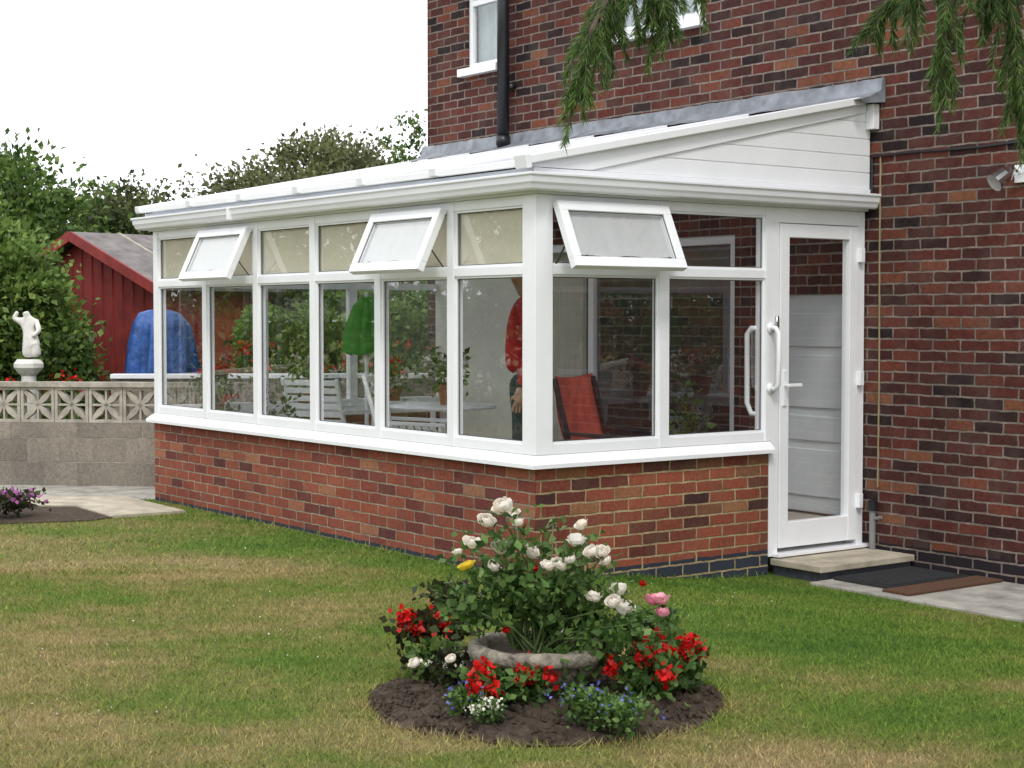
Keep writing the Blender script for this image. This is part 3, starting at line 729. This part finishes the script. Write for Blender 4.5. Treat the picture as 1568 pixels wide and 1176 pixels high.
def tj(r,z,th,i):
    a=min(1,i/6)
    return r*(1+a*(.13*math.sin(7*th+.5*math.sin(i))+.08*math.sin(17*th+1+.3*i)+.04*math.sin(31*th))+.08*math.sin(2*th+.6)), z+.05*math.sin(3*th+.5)*(1-a)-.02*a*math.sin(7*th)
mb=MB(); mb.lathe([(.0,1.60),(.12,1.605),(.22,1.58),(.27,1.5),(.28,1.42),(.3,1.3),(.31,1.15),(.33,1.0),(.34,.85),(.36,.7),(.38,.55),(.4,.42)],tx,ty,M_blue,72,tj)
for a in (0,1.57,3.14,4.71): mb.tube([(tx+.2*math.cos(a),ty+.2*math.sin(a),0),(tx+.2*math.cos(a),ty+.2*math.sin(a),.6)],.02,M_black,8)
mb.obj('covered_barbecue',smooth=True)

# ---------------------------------------------------------------- trees
def trunk(mb,x,y,h,r,spread,n=6,z0=0):
    mb.tube([(x,y,-.1),(x+.05,y,h*.4),(x-.04,y+.05,h*.75)],[r,r*.75,r*.4],M_bark,8)
    for k in range(n):
        a=k*2*math.pi/n+random.random(); zz=h*random.uniform(.35,.7)
        mb.tube([(x,y,zz),(x+math.cos(a)*spread*.5,y+math.sin(a)*spread*.5,zz+h*.14),(x+math.cos(a)*spread*.9,y+math.sin(a)*spread*.9,zz+h*.3)],[r*.4,r*.25,r*.06],M_bark,6)
def tree(name,r,d,zc,rad,mat,nc,per,cr,ls,low=-.6,inner=.5,tw=1.0):
    e=empty(name); x,y=RD(r,d); mb=MB(); trunk(mb,x,y,zc+rad[2]*.6,.09+rad[2]*.04,rad[0]*.8); mb.obj('trunk',e)
    P,O=crown((x,y,zc),rad,nc,per,cr,low,inner); leaves('crown',P,ls,mat,e,out=O)
    d_=unit(rng.normal(size=(90,3))); d_=d_[d_[:,2]>0]
    Q=[];mb=MB()
    for v in d_:
        a=np.array([x,y,zc])+v*rad*.92; ln_=rad[2]*rng.uniform(.08,.22)*tw; vv=unit((v+np.array([0,0,.6])+rng.normal(size=3)*.3)[None])[0]
        mb.tube([a,a+vv*ln_],[.012,.004],M_bark,4)
        t=rng.uniform(0,1,16)[:,None]; Q.append(a+vv*ln_*t+rng.normal(size=(16,3))*.03)
    mb.obj('twigs',e); leaves('twig_leaves',np.concatenate(Q),ls*.7,mat,e)
    return e
tree('round_tree',-3.75,32,2.75,(2.6,2.2,2.1),L_olive,340,170,.5,.12)
tree('broadleaf_tree',-8.3,26,2.4,(1.7,1.5,1.75),L_green,180,150,.5,.12,tw=1.5)
tree('broadleaf_tree',-6.8,30,2.1,(1.9,1.4,1.8),L_dark,200,150,.5,.12,tw=1.6)
tree('slender_tree',-1.9,30,2.7,(.7,.7,2.6),L_green,50,34,.4,.11,-.9,.3,tw=.4)
tree('garden_bush',-5.65,17.8,1.3,(1.15,.7,1.15),L_bright,260,190,.3,.09,-.9,.55,tw=.35)
tree('low_shrub',-4.85,17.3,.9,(.52,.4,.72),L_green,120,150,.24,.08,-.9,.4,tw=.35)
tree('fruit_tree',-7.4,21.5,2.0,(1.15,.9,1.25),L_bright,130,130,.38,.1,-.8,.5,tw=.6)
P=[];O=[]
for k in range(16):
    r=-22+k*2.6; d=44+random.uniform(-3,3); x,y=RD(r,d)
    p,o=crown((x,y,1.8),(2.2,2,2.0+random.uniform(-.3,.5)),60,60,.7,-.6,.6); P.append(p);O.append(o)
leaves('distant_trees',np.concatenate(P),.24,L_dark,out=np.concatenate(O))
def hedge(name,pts,h,w,mat,n,ls):
    P=[]
    for (a,b_) in zip(pts[:-1],pts[1:]):
        t=rng.uniform(0,1,n)[:,None]; a=np.array(a);b_=np.array(b_)
        q=a+(b_-a)*t; dd=unit((b_-a)[None])[0]; pn=np.array([-dd[1],dd[0]])
        o=rng.normal(size=(n,1))*w*.5; q=q+pn*o
        s=np.linalg.norm(b_-a)*t[:,0]
        top=h*(.9+.12*np.sin(s*1.3)+.06*np.sin(s*4.1)+.05*np.sin(s*9))
        z=top*np.sqrt(rng.uniform(0,1,n))
        P.append(np.column_stack([q,z]))
    return leaves(name,np.concatenate(P),ls,mat)
hedge('hedge',[RD(-2.6,20.5),RD(2,22.0)],1.9,.7,L_green,15000,.1)
hedge('shrub_border',[RD(-2.9,17.3),RD(-.8,17.7)],1.65,.5,L_bright,9000,.08)
hedge('hedge',[(-13.5,0),(-13.5,-9),(-6,-12.5),(6,-12.5),(15,-9)],2.3,.8,L_green,8000,.18)
hedge('flower_border',[RD(-7,16.6),RD(-4.1,16.3)],.8,.35,L_bright,3500,.06)
P=[]
for k in range(14):
    r=random.uniform(-5.2,-4.1); x,y=RD(r,16.35+random.uniform(-.3,.4)); z=random.uniform(.75,1.02)
    P.append(np.array([x,y,z])+rng.normal(size=(8,3))*.022)
for k in range(34):
    x,y=RD(random.uniform(-2.9,-.8),16.9); P.append(np.array([x,y,random.uniform(.9,1.3)])+rng.normal(size=(8,3))*.03)
leaves('border_flowers',np.concatenate(P),.04,F_red,aspect=.5)
for k,(x,y,h) in enumerate([(-17,-7,4.2),(-16,-11,5),(-11,-17,4.5),(-3,-18,5.5),(6,-19,5),(15,-12,5),(18,-2,4)]):
    e=empty('orchard_tree'); mb=MB(); trunk(mb,x,y,h*.8,.15,1.4); mb.obj('trunk',e)
    P,O=crown((x,y,h*.62),(2,2,h*.4),80,50,.6,-.7,.5); leaves('crown',P,.22,L_olive,e,out=O)
hedge('flower_bed_shrubs',[(-9.5,-3.5),(-9,-8)],1.0,.6,L_bright,3500,.08)
P=[np.array([-9.3+random.uniform(-.4,.4),random.uniform(-8,-3.5),random.uniform(.5,1.1)])+rng.normal(size=(12,3))*.04 for k in range(70)]
leaves('flower_bed_blooms',np.concatenate(P),.07,F_white,aspect=.5)

# ---------------------------------------------------------------- rose bed
bx,by=BEDC
mb=MB(); nr,na=14,72; vs=[];fs=[]
for i in range(nr+1):
    for k in range(na):
        th=2*math.pi*k/na; rr=BEDR*i/nr*(1+.02*math.sin(7*th)+(random.uniform(-.012,.012) if i==nr else 0))
        z=.006+.045*(1-(i/nr)**2)+(random.uniform(-.014,.018) if 0<i<nr else 0)
        vs.append((bx+rr*math.cos(th),by+rr*math.sin(th),z))
for i in range(nr):
    for k in range(na): fs.append((i*na+k,(i+1)*na+k,(i+1)*na+(k+1)%na,i*na+(k+1)%na))
mb.add(vs,fs,M_soil)
for k in range(3600):
    a=random.uniform(0,6.283); rr=BEDR*math.sqrt(random.random())*.99; s=random.uniform(.004,.026)*random.uniform(.4,1)
    x=bx+rr*math.cos(a);y=by+rr*math.sin(a); z=.006+.045*(1-(rr/BEDR)**2)
    p=Vector((x,y,z+s*.3)); a0=random.uniform(0,6.28)
    q=[p+Vector((s*math.cos(a0+j*2.09)*random.uniform(.6,1.3),s*math.sin(a0+j*2.09)*random.uniform(.6,1.3),random.uniform(-.3,.3)*s)) for j in range(3)]+[p+Vector((random.uniform(-.4,.4)*s,0,s*.9)),p+Vector((0,0,-s))]
    mb.add(q,[(0,1,3),(1,2,3),(2,0,3),(1,0,4),(2,1,4),(0,2,4)],M_soil)
mb.obj('flower_bed')
pl=empty('rose_planter'); pcx,pcy=RD(.112,6.72)
mb=MB()
def rj(r,z,th,i): return r*(1+.012*math.sin(9*th+i)), z+.006*math.sin(7*th+i*2)
mb.lathe([(0,.03),(.16,.03),(.17,.07),(.2,.09),(.25,.14),(.272,.18),(.285,.185),(.292,.205),(.288,.232),(.27,.24),(.245,.236),(.232,.22),(.228,.195)],pcx,pcy,M_stone,56,rj)
mb.lathe([(.235,.2),(.12,.21),(0.,.215)],pcx,pcy,M_soil,30); mb.obj('stone_bowl',pl,smooth=True)
def rose(mb,c,s,mat,flat=.85):
    ax=Vector((random.uniform(-.6,.6)-.35*DX,random.uniform(-.6,.6)-.35*DY,1)).normalized()
    u=ax.orthogonal().normalized(); v=ax.cross(u); c=Vector(c)
    for ri,(n,rho,top) in enumerate(((3,.34,.1),(4,.52,.35),(5,.7,.65),(5,.88,1.0),(6,1.08,1.4))):
        off=random.random()*6; dth=2*math.pi/n*1.3
        for k in range(n):
            th=off+2*math.pi*k/n; tp=top+random.uniform(-.2,.2); rr0=s*rho*random.uniform(.85,1.15)
            grid=[]
            for i in range(4):
                t=i/3; phi=2.5+(tp-2.5)*t; row=[]
                for j in range(4):
                    jj=j/3-.5; a=th+dth*jj*(1-.3*(i==3))
                    rr=rr0*(1+.16*jj+(.2 if i==3 and ri>1 else 0)+random.uniform(-.03,.03))
                    row.append(c+(u*math.cos(a)+v*math.sin(a))*rr*math.sin(phi)+ax*(rr*math.cos(phi)*flat-(.1*s if i==3 and abs(jj)>.4 else 0)))
                grid.append(row)
            vs=[p for row in grid for p in row]
            mb.add(vs,[(i*4+j,i*4+j+1,(i+1)*4+j+1,(i+1)*4+j) for i in range(3) for j in range(3)],mat)
def P3d(u,v,dd=0):
    d=6.72+dd; r=(u-784)*d/2518; x,y=RD(r,d); return Vector((x,y,CH-(v-485)*d/2518))
roses=[(768,774,.035),(745,797,.029),(786,788,.027),(793,800,.02),(722,830,.027),(766,838,.032),(815,845,.03),(756,868,.023),(858,864,.029),(882,826,.032),(890,803,.025),(906,845,.026),(923,846,.025),(928,860,.022),(840,866,.025),(909,914,.029),(948,902,.033),(957,930,.036),(872,858,.022),(633,1018,.022),(940,922,.026),(690,1012,.018),(700,845,.016)]
fl=MB(); stems=MB(); LP=[]
base=Vector((pcx,pcy,.2))
def stem(p,b=None,nl=26,sp=.05,lo=0.,mid_off=.05):
    b=b or base+Vector((random.uniform(-.1,.1),random.uniform(-.1,.1),0))
    mid=(b+p)/2+Vector((random.uniform(-mid_off,mid_off),random.uniform(-mid_off,mid_off),.04))
    pts=[b,(b+mid)/2+Vector((0,0,.03)),mid,(mid+p)/2,p]
    stems.tube(pts,[.0055,.005,.004,.003,.0022],M_stem,6)
    for _ in range(nl):
        t=(lo+(1-lo)*random.random())*.97; i=min(3,int(t*4)); q=pts[i].lerp(pts[i+1],t*4-i)
        c=q+Vector((random.gauss(0,sp),random.gauss(0,sp),random.gauss(0,sp*.8)))
        for _k in range(3): LP.append(c+Vector((random.gauss(0,.017),random.gauss(0,.017),random.gauss(0,.01))))
for (u,v,s) in roses:
    p=P3d(u,v,random.uniform(-.3,-.06)); rose(fl,p,s,F_cream)
    if u>700: stem(p-Vector((0,0,s)),nl=12,sp=.042,lo=.3)
p=P3d(1006,918,-.1); rose(fl,p,.042,F_pink,.7); stem(p-Vector((0,0,.04)),nl=18); p=P3d(1016,938,-.12); rose(fl,p,.026,F_pink)
p=P3d(715,866,-.1); rose(fl,p,.03,F_yel,.6); stem(p,nl=12)
for (u,v) in ((820,872),(775,968),(985,895)): rose(fl,P3d(u,v,-.1),.013,F_red)
for (u,v) in ((705,808),(848,790),(905,880),(735,815),(830,812),(870,885),(975,905),(690,880),(670,930),(750,900),(800,880),(780,860),(830,900),(700,900),(940,890),(1005,950),(660,905),(815,785)):
    stem(P3d(u,v,random.uniform(-.15,.2)),nl=14,sp=.045,lo=.3)
for k in range(12):
    a=random.uniform(0,6.283); rr=random.uniform(.05,.3); z=random.uniform(.42,.62)
    p=Vector((pcx+rr*math.cos(a),pcy+rr*math.sin(a),z)); stem(p,nl=13,sp=.05,lo=.45)
for (u,v) in ((1000,990),(1020,970),(960,960),(690,930),(850,1030),(930,985),(985,1020),(1030,985),(935,1030)):
    stem(P3d(u,v,random.uniform(-.3,-.1)),nl=18,sp=.04,lo=.5)
fl.obj('rose_blooms',pl); stems.obj('stems',pl)
leaves('rose_foliage',np.array([tuple(p) for p in LP]),.044,L_rose,pl,aspect=.36)
M_mauve=simple('mauve_petals',(.3,.08,.25))
def bedding(name,u,v,w,h,mat,n,ls,flowers=None,nf=10,fs_=.03,per=16,spread=.02,hf=None):
    e=empty(name); g=CH*2518/(v-485); r=(u-784)*g/2518; x,y=RD(r,g)
    P=np.column_stack([x+rng.normal(size=n)*w*.42,y+rng.normal(size=n)*w*.42,.03+h*np.sqrt(rng.uniform(0,1,n))])
    o=(P-np.array([x,y,0]))*np.array([3,3,1.5]); leaves('foliage',P,ls,mat,e,out=o,aspect=.4)
    if flowers:
        Q=[]
        for k in range(nf):
            c=np.array([x+rng.normal()*w*.48,y+rng.normal()*w*.48,(hf or h)*rng.uniform(.75,1.2)+.02]); Q.append(c+rng.normal(size=(per,3))*spread)
        leaves('flowers',np.concatenate(Q),fs_,flowers,e,aspect=.55)
    return e
bedding('red_geranium',645,1042,.11,.24,L_purple,420,.045,F_red,8,.025,48,.019)
bedding('red_geranium',665,1055,.10,.15,L_green,420,.045,F_red,1,.026,36,.018)
bedding('white_alyssum',690,1068,.1,.13,L_purple,330,.035,F_white,10,.016,8,.012)
bedding('red_geranium',745,1108,.10,.16,L_rose,460,.04,F_red,6,.025,50,.019)
bedding('red_geranium',800,1100,.09,.15,L_rose,300,.04,F_red,5,.025,44,.019)
bedding('red_geranium',1000,1088,.13,.17,L_rose,620,.045,F_red,9,.025,48,.019)
bedding('red_geranium',1045,1075,.1,.19,L_rose,420,.045,F_red,7,.025,48,.019)
bedding('blue_lobelia',712,1112,.09,.1,L_rose,460,.02,F_blue,16,.013,5,.012)
bedding('white_alyssum',745,1125,.07,.08,L_rose,300,.02,F_white,20,.014,6,.01)
bedding('blue_lobelia',900,1133,.10,.14,L_rose,560,.024,F_blue,12,.013,5,.012)
bedding('blue_lobelia',948,1142,.12,.13,L_rose,760,.024,F_blue,18,.013,5,.012)
bedding('leafy_plant',1000,1050,.13,.26,L_rose,600,.045)
bedding('leafy_plant',690,1010,.12,.3,L_purple,420,.05)
bedding('leafy_plant',870,1090,.08,.2,L_rose,260,.045)
bedding('border_plant',5,795,.25,.16,L_purple,600,.05,M_mauve,10,.04,12,.03)

# ---------------------------------------------------------------- spruce with hanging boughs
sp=empty('spruce_tree'); tr=MB(); tx,ty=RD(3.3,3.9)
tr.tube([(tx,ty,-.1),(tx,ty,3),(tx,ty,8)],[.2,.16,.04],M_bark,12)
NP=[];ND=[]
def twig(p,dirv,ln,nn_=1.0):
    p=np.array(p);dirv=np.array(dirv,float);dirv/=np.linalg.norm(dirv)
    pts=[p+dirv*ln*t+np.array([0,0,-.25*ln*t*t]) for t in np.linspace(0,1,5)]
    tr.tube(pts,[.003,.0028,.0022,.0018,.0012],M_bark,4,False)
    n=int(ln*1500*nn_); t=rng.uniform(0,1,n)[:,None]
    q=p+dirv*ln*t+np.array([0,0,-.25*ln])*t*t
    rad=rng.normal(size=(n,3)); rad-= (rad@dirv)[:,None]*dirv; rad=unit(rad)
    NP.append(q);ND.append(unit(rad*.62+dirv*.85+np.array([0,0,-.2])))
def bough(pts,n,tl,nd=1.0):
    pts=[np.array(p) for p in pts]
    tr.tube(pts,[.009-.007*i/(len(pts)-1) for i in range(len(pts))],M_bark,6)
    for k in range(n):
        t=(k+.5)/n*(len(pts)-1); i=int(t); a=pts[i]+(pts[i+1]-pts[i])*(t-i); dv=pts[i+1]-pts[i]; dv/=np.linalg.norm(dv)
        l=tl*(1.15-.55*k/n)*rng.uniform(.6,1.2)
        ang=k*2.4; side=np.array([math.cos(ang),math.sin(ang),0.])
        d2=dv*.6+side*rng.uniform(.35,.75)+np.array([0,0,-.6])
        twig(a,d2,l,nd)
        if rng.uniform()<.6: twig(a,dv*.9+rng.normal(size=3)*.3+np.array([0,0,-.5]),l*.6,nd)
    twig(pts[-1],pts[-1]-pts[-2],tl*.8,nd)
def B(u,v,d): r=(u-784)*d/2518; x,y=RD(r,d); return (x,y,CH-(v-485)*d/2518)
root=(tx,ty,3.1)
hub=B(1010,-190,3.3)
tr.tube([root,B(1350,-260,3.5),hub],[.06,.035,.02],M_bark,8)
bough([hub,B(960,-60,3.2),B(905,50,3.1),B(884,130,3.1)],34,.12)
bough([hub,B(970,-70,3.3),B(925,-10,3.25),B(890,60,3.2)],26,.11)
bough([hub,B(990,-70,3.3),B(945,10,3.3),B(925,60,3.3)],22,.1)
bough([hub,B(1010,-60,3.2),B(1000,25,3.2)],22,.11)
bough([hub,B(1030,-60,3.25),B(1018,30,3.2)],18,.09)
bough([hub,B(1060,-100,3.3),B(1070,-20,3.3)],16,.09)
hub2=B(1480,-200,3.4)
tr.tube([root,hub2],[.06,.025],M_bark,8)
bough([hub2,B(1430,-70,3.4),B(1360,0,3.4),B(1338,25,3.4)],22,.1)
bough([hub2,B(1450,-40,3.2),B(1442,60,3.2),B(1438,120,3.2)],28,.1)
bough([hub2,B(1520,-60,3.2),B(1548,60,3.2),B(1554,150,3.2)],30,.13)
bough([hub2,B(1400,-60,3.3),B(1395,5,3.3)],16,.1)
bough([hub2,B(1590,-60,3.2),B(1590,100,3.2),B(1580,170,3.2)],26,.12)
bough([hub2,B(1500,-60,3.2),B(1500,-5,3.2)],16,.09)
bough([hub2,B(1560,-60,3.3),B(1530,0,3.3)],16,.1)
for k in range(26):
    a=k*2.4; zz=3.2+k*.17; l=1.7*(1-k/34)
    bough([(tx,ty,zz),(tx+math.cos(a)*l*.5,ty+math.sin(a)*l*.5,zz+.0),(tx+math.cos(a)*l,ty+math.sin(a)*l,zz-.3)],8,.3,.4)
tr.obj('branches',sp)
P=np.concatenate(NP);D_=np.concatenate(ND); n=len(P); s=(rng.uniform(.018,.03,n))[:,None]
q=unit(np.cross(D_,rng.normal(size=(n,3))))*.0013
fastmesh('needles',np.stack([P-q,P+q,P+D_*s],1).reshape(-1,3),3,L_needle,sp)

# ---------------------------------------------------------------- world, sun, camera
w=bpy.data.worlds.new('World'); scene.world=w; w.use_nodes=True; nt=w.node_tree; bg=nt.nodes['Background']
sun_v=Vector((.72,-.55,1.1)).normalized()
sk=N(nt,'ShaderNodeTexSky',sky_type='NISHITA'); sk.sun_disc=False; sk.sun_elevation=math.asin(sun_v.z); sk.sun_rotation=math.atan2(sun_v.x,sun_v.y); sk.dust_density=3
sc=mix(nt,1.0,sk.outputs[0],(.1,.1,.1),'MULTIPLY')
c=mix(nt,.92,sc,(1.7,1.73,1.79))
nt.links.new(c,bg.inputs[0]); bg.inputs[1].default_value=1.0
sl_=bpy.data.lights.new('sun','SUN'); sl_.energy=1.5; sl_.angle=math.radians(14); sl_.color=(1,.96,.9)
so=bpy.data.objects.new('sun',sl_); so.rotation_euler=(-sun_v).to_track_quat('-Z','Y').to_euler(); COL.objects.link(so)
cam=bpy.data.cameras.new('camera'); cam.sensor_width=36; cam.lens=57.8; cam.clip_end=2000; cam.clip_start=.05
co=bpy.data.objects.new('camera',cam); COL.objects.link(co); co.location=(CX,CY,CH)
p=math.radians(2.34); dv=Vector((DX*math.cos(p),DY*math.cos(p),-math.sin(p)))
co.rotation_euler=dv.to_track_quat('-Z','Y').to_euler()
scene.camera=co
scene.view_settings.view_transform='Standard'; scene.view_settings.look='None'; scene.view_settings.exposure=0
